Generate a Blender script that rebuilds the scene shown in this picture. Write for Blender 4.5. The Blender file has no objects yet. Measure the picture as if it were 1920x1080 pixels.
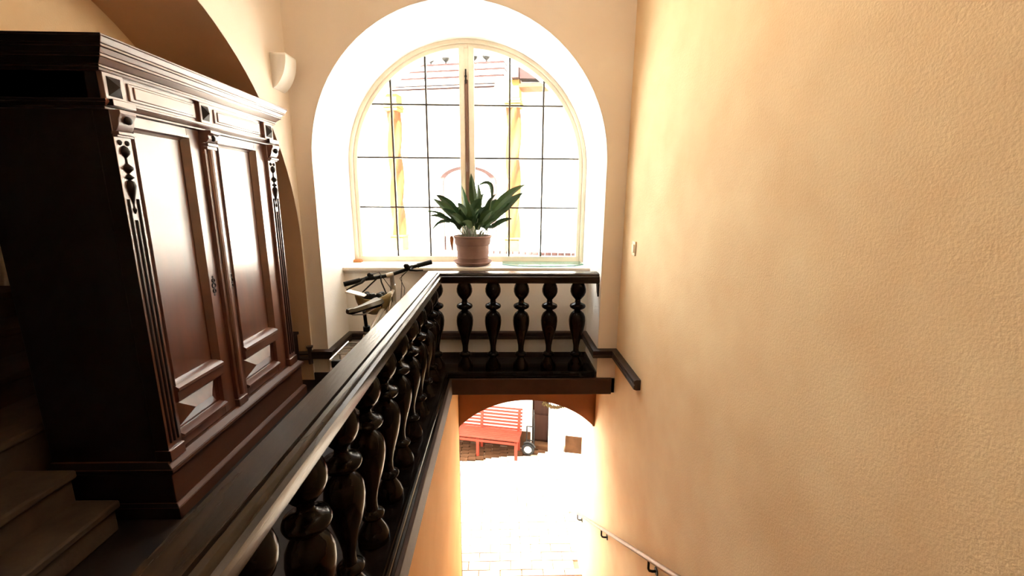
import bpy, math, random
from mathutils import Vector, Matrix
PI = math.pi
S = bpy.context.scene
COL = S.collection
rnd = random.Random(7)

# ------------------------------------------------------------ camera, world, sun, exposure
cam = bpy.data.cameras.new('camera')
cam.sensor_width = 36.0
cam.lens = 803.0 / 1920.0 * 36.0
cam.clip_start = 0.02
camo = bpy.data.objects.new('camera', cam)
COL.objects.link(camo)
pt, yw, rl = 0.2084, 0.0273, 0.0068
fw = Vector((math.sin(yw) * math.cos(pt), math.cos(yw) * math.cos(pt), -math.sin(pt)))
rt = Vector((math.cos(yw), -math.sin(yw), 0))
up = rt.cross(fw)
r2 = rt * math.cos(rl) + up * math.sin(rl)
u2 = up * math.cos(rl) - rt * math.sin(rl)
camo.matrix_world = Matrix(((r2.x, u2.x, -fw.x, 0.0), (r2.y, u2.y, -fw.y, 0.0), (r2.z, u2.z, -fw.z, 1.72), (0, 0, 0, 1)))
S.camera = camo

w = bpy.data.worlds.new('sky')
S.world = w
w.use_nodes = True
bg = w.node_tree.nodes['Background']
bg.inputs[0].default_value = (1.0, 0.985, 0.96, 1)
bg.inputs[1].default_value = 14.0

sun = bpy.data.lights.new('sun', 'SUN')
sun.energy = 90.0
sun.angle = math.radians(1.0)
sun.color = (1.0, 0.965, 0.91)
suno = bpy.data.objects.new('sun', sun)
COL.objects.link(suno)
suno.rotation_euler = Vector((-0.20, -0.60, 0.74)).to_track_quat('Z', 'Y').to_euler()

S.view_settings.view_transform = 'Standard'
S.view_settings.look = 'None'
S.view_settings.gamma = 1.0
S.view_settings.use_curve_mapping = False
S.view_settings.exposure = 0.36
S.cycles.use_denoising = True
S.cycles.max_bounces = 14
S.cycles.diffuse_bounces = 8
S.cycles.glossy_bounces = 4
S.cycles.transparent_max_bounces = 16
S.cycles.sample_clamp_indirect = 12
S.cycles.caustics_reflective = False
S.cycles.caustics_refractive = False

# ------------------------------------------------------------ materials
def mat(name, col, rough=0.6, col2=None, scale=6.0, bump=0.0, bscale=60.0, stretch=(1, 1, 1), metal=0.0,
        spec=0.5, coat=0.0, detail=4.0, thr=(0.35, 0.65)):
    m = bpy.data.materials.new(name)
    m.use_nodes = True
    nt = m.node_tree
    p = nt.nodes['Principled BSDF']
    p.inputs['Base Color'].default_value = (*col, 1)
    p.inputs['Roughness'].default_value = rough
    p.inputs['Metallic'].default_value = metal
    p.inputs['Specular IOR Level'].default_value = spec
    if coat:
        p.inputs['Coat Weight'].default_value = coat
        p.inputs['Coat Roughness'].default_value = 0.24
    tc = nt.nodes.new('ShaderNodeTexCoord')
    mp = nt.nodes.new('ShaderNodeMapping')
    mp.inputs['Scale'].default_value = stretch
    nt.links.new(tc.outputs['Object'], mp.inputs['Vector'])
    if col2:
        n = nt.nodes.new('ShaderNodeTexNoise')
        n.inputs['Scale'].default_value = scale
        n.inputs['Detail'].default_value = detail
        nt.links.new(mp.outputs[0], n.inputs['Vector'])
        mr = nt.nodes.new('ShaderNodeMapRange')
        mr.inputs[1].default_value, mr.inputs[2].default_value = thr
        nt.links.new(n.outputs['Fac'], mr.inputs[0])
        mx = nt.nodes.new('ShaderNodeMix')
        mx.data_type = 'RGBA'
        mx.inputs[6].default_value = (*col, 1)
        mx.inputs[7].default_value = (*col2, 1)
        nt.links.new(mr.outputs[0], mx.inputs[0])
        nt.links.new(mx.outputs[2], p.inputs['Base Color'])
    if bump:
        n2 = nt.nodes.new('ShaderNodeTexNoise')
        n2.inputs['Scale'].default_value = bscale
        n2.inputs['Detail'].default_value = 3
        nt.links.new(mp.outputs[0], n2.inputs['Vector'])
        b = nt.nodes.new('ShaderNodeBump')
        b.inputs['Strength'].default_value = bump
        b.inputs['Distance'].default_value = 0.01
        nt.links.new(n2.outputs['Fac'], b.inputs['Height'])
        nt.links.new(b.outputs[0], p.inputs['Normal'])
    return m

M = {}
M['plaster_orange'] = mat('ochre_plaster', (0.84, 0.67, 0.435), 0.85, (0.76, 0.55, 0.33), 2.2, 0.20, 120, spec=0.2, detail=8, thr=(0.3, 0.7))
M['plaster_tan'] = mat('beige_plaster', (0.83, 0.75, 0.66), 0.85, (0.79, 0.70, 0.61), 2.0, 0.12, 110, spec=0.2, detail=8, thr=(0.3, 0.7))
M['plaster_reveal_shade'] = mat('shaded_plaster_reveal', (0.66, 0.43, 0.27), 0.85, (0.58, 0.37, 0.23), 2.0, 0.12, 110, spec=0.2, detail=8, thr=(0.3, 0.7))  # soffit and jambs of the left arch: shade mixed into the plaster colour
M['plaster_arch_shade'] = mat('shaded_orange_arch', (0.30, 0.118, 0.052), 0.85, (0.24, 0.092, 0.040), 3.0, 0.14, 110, spec=0.2, detail=8, thr=(0.3, 0.7))  # same orange stair plaster, darkened to carry the arch wall's shade
M['plaster_stair'] = mat('orange_stair_plaster', (0.76, 0.46, 0.20), 0.85, (0.68, 0.38, 0.15), 1.8, 0.14, 110, spec=0.2, detail=8, thr=(0.3, 0.7))
M['plaster_white'] = mat('white_niche_paint', (0.86, 0.83, 0.79), 0.8, (0.82, 0.79, 0.75), 3.0, 0.15, 60, spec=0.2)
M['frame_cream'] = mat('cream_window_paint', (0.80, 0.72, 0.60), 0.45, (0.74, 0.66, 0.54), 8, 0.1, 80)
M['bar'] = mat('olive_glazing_bar', (0.055, 0.050, 0.038), 0.5, (0.045, 0.04, 0.03), 20)
M['bronze'] = mat('brown_sash_gap', (0.16, 0.08, 0.05), 0.5)
M['sill'] = mat('white_sill_paint', (0.82, 0.78, 0.72), 0.4, (0.76, 0.71, 0.65), 5, 0.1, 60)
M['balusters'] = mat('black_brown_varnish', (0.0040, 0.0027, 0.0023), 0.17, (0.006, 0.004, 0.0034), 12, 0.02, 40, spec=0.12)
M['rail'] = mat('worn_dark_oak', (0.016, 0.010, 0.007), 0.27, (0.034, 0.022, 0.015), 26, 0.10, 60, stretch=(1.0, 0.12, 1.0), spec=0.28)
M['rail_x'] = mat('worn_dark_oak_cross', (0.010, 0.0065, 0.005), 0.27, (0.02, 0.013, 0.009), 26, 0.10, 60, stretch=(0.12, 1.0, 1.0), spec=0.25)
M['fascia'] = mat('brown_fascia_paint', (0.050, 0.022, 0.012), 0.6, (0.036, 0.016, 0.009), 9, 0.1, 50, spec=0.3)
M['batten'] = mat('dark_batten_paint', (0.028, 0.016, 0.012), 0.40, (0.042, 0.026, 0.019), 12, 0.1, 50, spec=0.4)
M['cab'] = mat('red_brown_varnished_wood', (0.135, 0.036, 0.015), 0.33, (0.085, 0.021, 0.009), 14, 0.0, 45, stretch=(1, 1, 0.10), spec=1.0, coat=0.8)
M['cab_h'] = mat('red_brown_varnished_moulding', (0.125, 0.036, 0.016), 0.33, (0.085, 0.024, 0.011), 14, 0.0, 45, stretch=(1, 0.10, 1), spec=1.0, coat=0.8)
M['cab_low'] = mat('red_brown_plinth_wood', (0.090, 0.034, 0.017), 0.45, (0.060, 0.022, 0.011), 14, 0.0, 45, stretch=(1, 0.10, 1), spec=0.28)
M['cab_shade'] = mat('shaded_cabinet_side', (0.006, 0.0030, 0.0026), 0.55, (0.004, 0.002, 0.0018), 12, 0.05, 40, stretch=(1, 1, 0.1), spec=0.25)  # same cabinet wood with the unlit side's shade put into the colour
M['carving'] = mat('blackened_carving', (0.012, 0.005, 0.004), 0.45, (0.008, 0.003, 0.0025), 20, spec=0.3)
M['floor'] = mat('dark_landing_floor', (0.016, 0.009, 0.007), 0.55, (0.010, 0.006, 0.005), 6, 0.1, 30, spec=0.3)
M['stone'] = mat('worn_stone_step', (0.075, 0.052, 0.036), 0.8, (0.050, 0.034, 0.024), 6, 0.2, 30, spec=0.2)
M['step'] = mat('brown_stair_step', (0.20, 0.11, 0.06), 0.7, (0.15, 0.08, 0.045), 8, 0.2, 40)
M['terracotta'] = mat('pink_terracotta', (0.25, 0.150, 0.120), 0.8, (0.21, 0.120, 0.095), 9, 0.15, 80, spec=0.2)
M['soil'] = mat('potting_soil', (0.035, 0.022, 0.014), 0.95, (0.06, 0.04, 0.03), 60, 0.6, 90)
M['leaf'] = mat('dark_green_leaf', (0.020, 0.060, 0.022), 0.38, (0.035, 0.090, 0.030), 9, 0.0)
M['leaf2'] = mat('mid_green_leaf', (0.040, 0.100, 0.028), 0.42, (0.028, 0.075, 0.024), 9, 0.0)
M['stem'] = mat('pale_leaf_stalk', (0.16, 0.17, 0.07), 0.5, (0.10, 0.12, 0.05), 9)
M['dry'] = mat('dried_orange_leaf', (0.42, 0.16, 0.03), 0.6, (0.32, 0.11, 0.02), 20)
M['black'] = mat('black_rubber', (0.006, 0.006, 0.006), 0.55, (0.010, 0.010, 0.010), 20, spec=0.3)
M['chrome'] = mat('brushed_alloy', (0.55, 0.53, 0.50), 0.35, (0.48, 0.46, 0.44), 20, metal=0.9)
M['bikeframe'] = mat('pale_bicycle_paint', (0.50, 0.46, 0.38), 0.35, (0.45, 0.41, 0.34), 9)
M['saddle'] = mat('black_saddle_cover', (0.010, 0.009, 0.009), 0.16, (0.016, 0.014, 0.014), 30, spec=0.8)
M['railpaint'] = mat('tan_handrail_paint', (0.36, 0.24, 0.17), 0.4, (0.30, 0.19, 0.13), 12)
M['helmet'] = mat('yellow_olive_helmet_shell', (0.34, 0.28, 0.13), 0.35, (0.28, 0.22, 0.10), 6)
M['white'] = mat('white_enamel', (0.85, 0.84, 0.82), 0.35, (0.8, 0.79, 0.77), 9)
M['sconce'] = mat('white_plaster_lamp', (0.90, 0.89, 0.87), 0.6, (0.87, 0.86, 0.84), 9)
M['switch'] = mat('ivory_switch', (0.86, 0.76, 0.56), 0.5, (0.84, 0.74, 0.54), 9)
M['facade'] = mat('white_lime_facade', (0.88, 0.86, 0.82), 0.9, (0.84, 0.82, 0.78), 1.5, 0.2, 20, spec=0.1)
M['facade2'] = mat('cream_lime_wall', (0.82, 0.76, 0.66), 0.9, (0.78, 0.71, 0.61), 2, 0.2, 20, spec=0.1)
M['dado'] = mat('brown_stained_stone', (0.085, 0.040, 0.018), 0.9, (0.055, 0.025, 0.011), 5, 0.3, 20, spec=0.1)
M['larch'] = mat('orange_larch_column', (0.105, 0.046, 0.018), 0.7, (0.080, 0.030, 0.010), 8, 0.1, 30, stretch=(1, 1, 0.2), spec=0.1)
M['larch_y'] = mat('yellow_larch_block', (0.17, 0.11, 0.034), 0.7, (0.14, 0.088, 0.027), 8, 0.1, 30, spec=0.1)
M['eave'] = mat('mauve_brown_eave', (0.026, 0.012, 0.011), 0.8, (0.020, 0.009, 0.008), 6, 0.1, 30, spec=0.1)
M['eave_w'] = mat('white_eave_board', (0.86, 0.82, 0.80), 0.7, (0.82, 0.78, 0.76), 6, 0.1, 30)
M['surround'] = mat('pink_sandstone_surround', (0.075, 0.045, 0.042), 0.9, (0.055, 0.032, 0.030), 18, 0.2, 40, spec=0.1)
M['iron'] = mat('dark_iron', (0.010, 0.010, 0.009), 0.5, (0.016, 0.015, 0.013), 20, spec=0.3)
M['brown_door'] = mat('brown_courtyard_door', (0.034, 0.014, 0.009), 0.7, (0.024, 0.010, 0.007), 9, 0.1, 30, stretch=(1, 1, 0.2), spec=0.1)
M['red'] = mat('red_bench_paint', (0.23, 0.030, 0.014), 0.5, (0.18, 0.024, 0.011), 14, 0.15, 40, spec=0.3)
M['paving'] = mat('pale_paving_stone', (0.70, 0.64, 0.55), 0.9, (0.60, 0.53, 0.44), 7, 0.3, 30)
M['joint'] = mat('paving_joint_sand', (0.46, 0.33, 0.22), 0.95, (0.38, 0.27, 0.18), 12, 0.3, 40)
M['twig'] = mat('dried_wreath_twig', (0.060, 0.034, 0.013), 0.8, (0.035, 0.020, 0.008), 30, spec=0.1)
M['twig2'] = mat('yellow_wreath_leaf', (0.11, 0.085, 0.025), 0.7, (0.06, 0.05, 0.016), 30, spec=0.1)
M['ceil'] = mat('cream_ceiling', (0.80, 0.66, 0.47), 0.9, (0.77, 0.63, 0.44), 3, 0.2, 40)

def glass_mat(name, tint, fac):
    m = bpy.data.materials.new(name)
    m.use_nodes = True
    nt = m.node_tree
    nt.nodes.clear()
    o = nt.nodes.new('ShaderNodeOutputMaterial')
    t = nt.nodes.new('ShaderNodeBsdfTransparent')
    t.inputs[0].default_value = (*tint, 1)
    g = nt.nodes.new('ShaderNodeBsdfGlossy')
    g.inputs['Roughness'].default_value = 0.02
    lw = nt.nodes.new('ShaderNodeLayerWeight')
    lw.inputs['Blend'].default_value = 0.5
    pw = nt.nodes.new('ShaderNodeMath')
    pw.operation = 'POWER'
    pw.inputs[1].default_value = 5.0
    nt.links.new(lw.outputs['Facing'], pw.inputs[0])
    fr = nt.nodes.new('ShaderNodeMath')
    fr.operation = 'MULTIPLY_ADD'
    fr.inputs[1].default_value = 0.92
    fr.inputs[2].default_value = 0.04
    nt.links.new(pw.outputs[0], fr.inputs[0])
    n = nt.nodes.new('ShaderNodeTexNoise')
    n.inputs['Scale'].default_value = 3
    b = nt.nodes.new('ShaderNodeBump')
    b.inputs['Strength'].default_value = 0.02
    nt.links.new(n.outputs['Fac'], b.inputs['Height'])
    nt.links.new(b.outputs[0], g.inputs['Normal'])
    mu = nt.nodes.new('ShaderNodeMath')
    mu.operation = 'MULTIPLY'
    mu.inputs[1].default_value = fac
    nt.links.new(fr.outputs[0], mu.inputs[0])
    mx = nt.nodes.new('ShaderNodeMixShader')
    nt.links.new(mu.outputs[0], mx.inputs[0])
    nt.links.new(t.outputs[0], mx.inputs[1])
    nt.links.new(g.outputs[0], mx.inputs[2])
    nt.links.new(mx.outputs[0], o.inputs[0])
    return m
M['glass'] = glass_mat('window_glass', (0.97, 0.98, 0.97), 1.0)
M['glass_green'] = glass_mat('greenish_glass_sheet', (0.72, 0.88, 0.84), 1.0)
M['glass_edge'] = mat('green_glass_edge', (0.04, 0.16, 0.13), 0.2, (0.03, 0.12, 0.10), 9)

op = bpy.data.materials.new('fill_lamp_glow')
op.use_nodes = True
op.node_tree.nodes['Principled BSDF'].inputs['Base Color'].default_value = (0.9, 0.88, 0.84, 1)
op.node_tree.nodes['Principled BSDF'].inputs['Emission Color'].default_value = (1.0, 0.88, 0.72, 1)
op.node_tree.nodes['Principled BSDF'].inputs['Emission Strength'].default_value = 20.0  # glow of the added fill lamp
M['fill_glow'] = op

for k in ('cab', 'cab_h'):                      # thick glossy shellac
    M[k].node_tree.nodes['Principled BSDF'].inputs['IOR'].default_value = 1.75

# ------------------------------------------------------------ mesh helpers
class MB:
    def __init__(s):
        s.v = []; s.f = []
    def add(s, vs, fs):
        o = len(s.v)
        s.v += [tuple(p) for p in vs]
        s.f += [tuple(i + o for i in f) for f in fs]
        return s
    def box(s, x0, x1, y0, y1, z0, z1):
        x0, x1 = min(x0, x1), max(x0, x1); y0, y1 = min(y0, y1), max(y0, y1); z0, z1 = min(z0, z1), max(z0, z1)
        return s.add([(x0, y0, z0), (x1, y0, z0), (x1, y1, z0), (x0, y1, z0), (x0, y0, z1), (x1, y0, z1), (x1, y1, z1), (x0, y1, z1)],
                     [(0, 3, 2, 1), (4, 5, 6, 7), (0, 1, 5, 4), (1, 2, 6, 5), (2, 3, 7, 6), (3, 0, 4, 7)])
    def frust(s, a, za, b, zb):           # two rectangles (x0,x1,y0,y1) at two heights
        return s.add([(a[0], a[2], za), (a[1], a[2], za), (a[1], a[3], za), (a[0], a[3], za),
                      (b[0], b[2], zb), (b[1], b[2], zb), (b[1], b[3], zb), (b[0], b[3], zb)],
                     [(0, 3, 2, 1), (4, 5, 6, 7), (0, 1, 5, 4), (1, 2, 6, 5), (2, 3, 7, 6), (3, 0, 4, 7)])
    def prism(s, poly, axis, a, b):       # polygon in the plane across axis, extruded a..b
        n = len(poly)
        def P(p, t):
            if axis == 'x': return (t, p[0], p[1])
            if axis == 'y': return (p[0], t, p[1])
            return (p[0], p[1], t)
        vs = [P(p, a) for p in poly] + [P(p, b) for p in poly]
        fs = [tuple(range(n)), tuple(range(2 * n - 1, n - 1, -1))]
        fs += [(i, i + n, (i + 1) % n + n, (i + 1) % n) for i in range(n)]
        return s.add(vs, fs)
    def lathe(s, prof, c=(0, 0, 0), n=20, axis='z', a0=0.0, a1=2 * PI):
        full = abs(a1 - a0 - 2 * PI) < 1e-6
        m = n if full else n + 1
        vs = []
        for r, h in prof:
            for k in range(m):
                t = a0 + (a1 - a0) * k / n
                x, y = r * math.cos(t), r * math.sin(t)
                if axis == 'z': q = (c[0] + x, c[1] + y, c[2] + h)
                elif axis == 'x': q = (c[0] + h, c[1] + x, c[2] + y)
                else: q = (c[0] + x, c[1] + h, c[2] + y)
                vs.append(q)
        fs = []
        for i in range(len(prof) - 1):
            for k in range(n):
                k2 = (k + 1) % m
                fs.append((i * m + k, i * m + k2, (i + 1) * m + k2, (i + 1) * m + k))
        if full:
            fs.append(tuple(range(m - 1, -1, -1)))
            fs.append(tuple((len(prof) - 1) * m + k for k in range(m)))
        return s.add(vs, fs)
    def tube(s, pts, r, n=8, close=False):
        pts = [Vector(p) for p in pts]
        rs = r if isinstance(r, (list, tuple)) else [r] * len(pts)
        L = len(pts); vs = []
        ref = None
        for i, p in enumerate(pts):
            if close: t = pts[(i + 1) % L] - pts[i - 1]
            else: t = pts[min(i + 1, L - 1)] - pts[max(i - 1, 0)]
            t.normalize()
            if ref is None:
                ref = Vector((0, 0, 1)) if abs(t.z) < 0.9 else Vector((1, 0, 0))
            a = (ref - t * ref.dot(t)).normalized()
            ref = a
            b = t.cross(a)
            for k in range(n):
                an = 2 * PI * k / n
                vs.append(p + (a * math.cos(an) + b * math.sin(an)) * rs[i])
        fs = []
        for i in range(L if close else L - 1):
            j = (i + 1) % L
            for k in range(n):
                k2 = (k + 1) % n
                fs.append((i * n + k, i * n + k2, j * n + k2, j * n + k))
        if not close:
            fs.append(tuple(range(n - 1, -1, -1)))
            fs.append(tuple((L - 1) * n + k for k in range(n)))
        return s.add(vs, fs)
    def torus(s, c, R, r, axis='x', n=32, m=8, a0=0.0, a1=2 * PI):
        pts = []
        full = abs(a1 - a0 - 2 * PI) < 1e-6
        for k in range(n if full else n + 1):
            t = a0 + (a1 - a0) * k / n
            x, y = R * math.cos(t), R * math.sin(t)
            if axis == 'x': pts.append((c[0], c[1] + x, c[2] + y))
            elif axis == 'y': pts.append((c[0] + x, c[1], c[2] + y))
            else: pts.append((c[0] + x, c[1] + y, c[2]))
        return s.tube(pts, r, m, close=full)
    def ball(s, c, r, n=12, sx=1, sy=1, sz=1):
        vs = []; fs = []
        h = n // 2
        for i in range(h + 1):
            a = PI * i / h
            for k in range(n):
                t = 2 * PI * k / n
                vs.append((c[0] + sx * r * math.sin(a) * math.cos(t), c[1] + sy * r * math.sin(a) * math.sin(t), c[2] + sz * r * math.cos(a)))
        for i in range(h):
            for k in range(n):
                k2 = (k + 1) % n
                fs.append((i * n + k, (i + 1) * n + k, (i + 1) * n + k2, i * n + k2))
        return s.add(vs, fs)
    def mesh(s, name, m, org=(0, 0, 0), smooth=35):
        me = bpy.data.meshes.new(name)
        me.from_pydata([(p[0] - org[0], p[1] - org[1], p[2] - org[2]) for p in s.v], [], s.f)
        me.materials.append(m)
        me.validate()
        me.update()
        import bmesh
        bm = bmesh.new(); bm.from_mesh(me)
        bmesh.ops.recalc_face_normals(bm, faces=bm.faces[:])
        bm.to_mesh(me); bm.free()
        if smooth:
            me.polygons.foreach_set('use_smooth', [True] * len(me.polygons))
            me.set_sharp_from_angle(angle=math.radians(smooth))
        return me

def obj(name, mb, m, parent=None, bevel=0.0, smooth=35, kind=None, label=None, cat=None, group=None, org=None, seg=2):
    """links ONE mesh object; vertices are in world metres unless the parent is rotated (then local to it)"""
    root = parent
    o0 = Vector((0, 0, 0))
    if org is not None:
        o0 = Vector(org)
    elif parent is not None and not parent.get('_local'):
        r = parent
        while r is not None:
            o0 += Vector(r.location); r = r.parent
    me = mb.mesh(name, M[m] if isinstance(m, str) else m, o0)
    o = bpy.data.objects.new(name, me)
    COL.objects.link(o)
    if parent is not None:
        o.parent = parent
        if parent.get('_local'): o['_local'] = 1
    elif org is not None:
        o.location = org
    if bevel:
        b = o.modifiers.new('bevel', 'BEVEL')
        b.width = bevel; b.segments = seg; b.limit_method = 'ANGLE'; b.angle_limit = math.radians(40)
    tag(o, label, cat, group, kind)
    return o

def tag(o, label=None, cat=None, group=None, kind=None):
    if label: o['label'] = label
    if cat: o['category'] = cat
    if group: o['group'] = group
    if kind: o['kind'] = kind
    return o

def thing(name, loc, label=None, cat=None, group=None, rz=0.0, kind=None, local=False):
    o = bpy.data.objects.new(name, None)
    o.empty_display_size = 0.1
    COL.objects.link(o)
    o.location = loc
    o.rotation_euler = (0, 0, rz)
    if local: o['_local'] = 1
    return tag(o, label, cat, group, kind)

def struct(name, mb, m, parent=None, **k):
    return obj(name, mb, m, parent, kind=None if parent else 'structure', **k)

# ------------------------------------------------------------ the room shell
XL, XR, YW = -1.78, 1.12, 3.90        # left wall, right wall, window wall
CEIL, GND = 3.85, -3.40
NL, NR, NB = -1.635, 0.94, 4.46       # window recess: sides and the low back wall
ACX, ACZ, AR = -0.3475, 2.02, 1.2875  # the recess arch
WY = 4.86                             # window plane

def arch_pts(cx, cz, r, n=40, a0=PI, a1=0.0):
    return [(cx + r * math.cos(a0 + (a1 - a0) * k / n), cz + r * math.sin(a0 + (a1 - a0) * k / n)) for k in range(n + 1)]

# floor of the landing (left part, recess floor, strip behind the camera)
b = MB()
b.box(-2.40, -0.52, -2.2, YW, -0.16, 0.0)
b.box(-6.0, -2.40, 0.20, 3.35, -0.16, 0.0)
b.box(NL, NR, YW, NB, -0.16, 0.0)
b.box(-0.52, XR, YW, NB, -0.16, -0.005)
b.box(-0.52, XR, -2.2, 0.10, -0.16, 0.0)
struct('floor', b, 'floor')
b = MB().box(-6.0, XR + 0.2, -2.4, 5.3, CEIL, CEIL + 0.15)
struct('ceiling', b, 'ceil')
# right wall, all the way down the stairwell and through the street passage
b = MB().box(XR, XR + 0.2, -2.4, 5.30, GND - 0.3, CEIL)
struct('wall_right', b, 'plaster_orange')
b = MB().box(-6.0, XR + 0.2, -2.4, -2.2, -3.6, CEIL)
struct('wall_front', b, 'plaster_tan')
# window wall with its arched recess
b = MB()
b.box(XL - 0.02, NL, YW, NB, -0.16, ACZ)
b.box(NR, XR, YW, NB, -0.16, ACZ)
ap = arch_pts(ACX, ACZ, AR)
vs = []; fs = []
for x, z in ap:
    vs += [(x, YW, z), (x, YW, CEIL)]
for i in range(len(ap) - 1):
    fs.append((2 * i, 2 * i + 1, 2 * i + 3, 2 * i + 2))
b.add(vs, fs)
b.box(XL - 0.02, NL, YW, YW + 0.02, ACZ, CEIL)
b.box(NR, XR, YW, YW + 0.02, ACZ, CEIL)
wall_back = struct('wall_back', b, 'plaster_tan')
# white painted lining of the recess
b = MB()
loop = [(NL + 0.004, 0.0)] + arch_pts(ACX, ACZ, AR - 0.004) + [(NR - 0.004, 0.0)]
vs = []; fs = []
for x, z in loop:
    vs += [(x, YW - 0.002, z), (x, 5.3, z)]
for i in range(len(loop) - 1):
    fs.append((2 * i, 2 * i + 1, 2 * i + 3, 2 * i + 2))
b.add(vs, fs)
struct('recess_lining', b, 'plaster_white', wall_back)
b = MB().box(NL, NR, NB, 4.62, -0.16, 0.93)
b.box(NL, NR, 4.62, 5.25, -0.10, 0.93)
struct('recess_back', b, 'plaster_white', wall_back)
# outer masonry round the window so that no daylight leaks in
b = MB()
b.box(-6.0, NL - 0.001, YW + 0.05, 5.30, -0.16, CEIL)
b.box(NR + 0.001, XR, YW + 0.05, 5.30, -0.16, CEIL)
pts = arch_pts(ACX, ACZ, AR + 0.001)
vs = []; fs = []
for x, z in pts:
    vs += [(x, YW + 0.05, z), (x, YW + 0.05, CEIL), (x, 5.3, z), (x, 5.3, CEIL)]
for i in range(len(pts) - 1):
    a, c = 4 * i, 4 * i + 4
    fs += [(a, a + 1, c + 1, c), (a + 2, c + 2, c + 3, a + 3), (a, c, c + 2, a + 2), (a + 1, a + 3, c + 3, c + 1)]
b.add(vs, fs)
struct('outer_masonry', b, 'facade', wall_back)

# left wall with the big round-headed opening the cabinet stands in
LCY, LCZ, LR, LB = 2.13, 1.25, 1.75, -2.40
b = MB()
ar = [(LCY + LR * math.cos(PI - PI * k / 48), LCZ + LR * math.sin(PI - PI * k / 48)) for k in range(49)]
vs = []; fs = []
for y, z in ar:
    vs += [(XL, y, z), (XL, y, CEIL), (LB, y, z), (LB, y, CEIL)]
for i in range(48):
    a, c = 4 * i, 4 * i + 4
    fs += [(a, a + 1, c + 1, c), (a + 2, c + 2, c + 3, a + 3)]
b.add(vs, fs)
b.box(LB, XL, -2.4, LCY - LR, -0.1, CEIL)
b.box(LB, XL, LCY + LR, YW + 0.03, -0.1, CEIL)
wall_left = struct('wall_left', b, 'plaster_tan', smooth=30)
b = MB()
lp = [(LCY - LR + 0.003, 0.0)] + [(LCY + (LR - 0.003) * math.cos(PI - PI * k / 48), LCZ + (LR - 0.003) * math.sin(PI - PI * k / 48)) for k in range(49)] + [(LCY + LR - 0.003, 0.0)]
b.add([q for y, z in lp for q in ((XL - 0.001, y, z), (LB, y, z))], [(2 * i, 2 * i + 1, 2 * i + 3, 2 * i + 2) for i in range(len(lp) - 1)])
struct('reveal', b, 'plaster_reveal_shade', wall_left)
b = MB().box(LB - 0.12, LB, 2.28, YW + 0.05, -0.1, CEIL)
struct('recess_wall', b, 'plaster_orange', wall_left)
b = MB().box(-6.0, LB - 0.12, 3.25, 3.35, -0.1, CEIL)
b.box(-6.0, LB, 0.20, 0.30, -0.1, CEIL)
b.box(-6.0, -5.9, 0.2, 3.3, -0.1, CEIL)
struct('upper_stair_walls', b, 'plaster_tan', wall_left)

# stairwell below the landing
b = MB().box(-0.70, -0.49, -2.2, 4.62, GND - 0.3, -0.16)
struct('wall_stairwell', b, 'plaster_stair')
DX0, DX1, DCX, DCZ, DR = -0.48, 1.098, 0.309, -1.707, 1.11
b = MB()
da = []
a_l = math.atan2(-0.94 - DCZ, DX0 - DCX); a_r = math.atan2(-0.94 - DCZ, DX1 - DCX)
for k in range(33):
    a = a_l + (a_r - a_l) * k / 32
    da.append((DCX + DR * math.cos(a), DCZ + DR * math.sin(a)))
vs = []; fs = []
for x, z in da:
    vs += [(x, 4.62, z), (x, 4.62, -0.16), (x, 5.29, z), (x, 5.29, -0.16)]
for i in range(32):
    a, c = 4 * i, 4 * i + 4
    fs += [(a, a + 1, c + 1, c), (a + 2, c + 2, c + 3, a + 3), (a, c, c + 2, a + 2)]
b.add(vs, fs)
b.box(DX1, XR, 4.62, 5.29, -0.94, -0.16)
b.box(-0.75, DX0, 4.62, 5.29, -0.94, -0.16)
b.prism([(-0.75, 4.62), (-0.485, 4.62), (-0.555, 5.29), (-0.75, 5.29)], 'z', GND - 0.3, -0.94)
struct('wall_passage', b, 'plaster_arch_shade', smooth=30)
b = MB().box(-6.0, -0.70, 4.9, 5.3, GND - 0.3, -0.1)
b.box(XR + 0.2, 7.0, 4.9, 5.3, GND - 0.3, CEIL)
struct('wall_outside', b, 'facade')

# brown boards along the edge of the landing
b = MB().box(-0.505, -0.468, 0.10, 3.90, -0.172, -0.002)
b.box(-0.505, 1.085, 3.872, 3.93, -0.165, -0.002)
struct('trim_1', b, 'fascia', bevel=0.006)

# batten running round the window wall and the recess
b = MB()
def batten(x0, x1, y0, y1):
    b.box(x0, x1, y0, y1, 0.215, 0.300)
b2 = MB()
t = 0.055
prof = [(0.0, 0.215), (0.6, 0.213), (1.0, 0.222), (1.0, 0.250), (0.86, 0.256), (0.86, 0.262), (1.0, 0.268), (1.0, 0.292), (0.6, 0.302), (0.0, 0.300)]
path = [(-1.77, YW), (NL, YW), (NL, NB), (NR, NB), (NR, YW), (XR, YW), (XR, 3.16)]
nrm = [(0, -1), (1, 0), (0, -1), (-1, 0), (0, -1), (-1, 0)]
rings = []
for i, p in enumerate(path):
    if i == 0: d = nrm[0]
    elif i == len(path) - 1: d = nrm[-1]
    else: d = (nrm[i - 1][0] + nrm[i][0], nrm[i - 1][1] + nrm[i][1])
    rings.append([(p[0] + d[0] * o * t, p[1] + d[1] * o * t, z) for o, z in prof])
vs = [q for r in rings for q in r]; n = len(prof)
fs = []
for i in range(len(rings) - 1):
    for k in range(n):
        fs.append((i * n + k, i * n + (k + 1) % n, (i + 1) * n + (k + 1) % n, (i + 1) * n + k))
fs += [tuple(range(n)), tuple(range(len(vs) - n, len(vs)))]
b2.add(vs, fs)
struct('trim_2', b2, 'batten', smooth=30)
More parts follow.
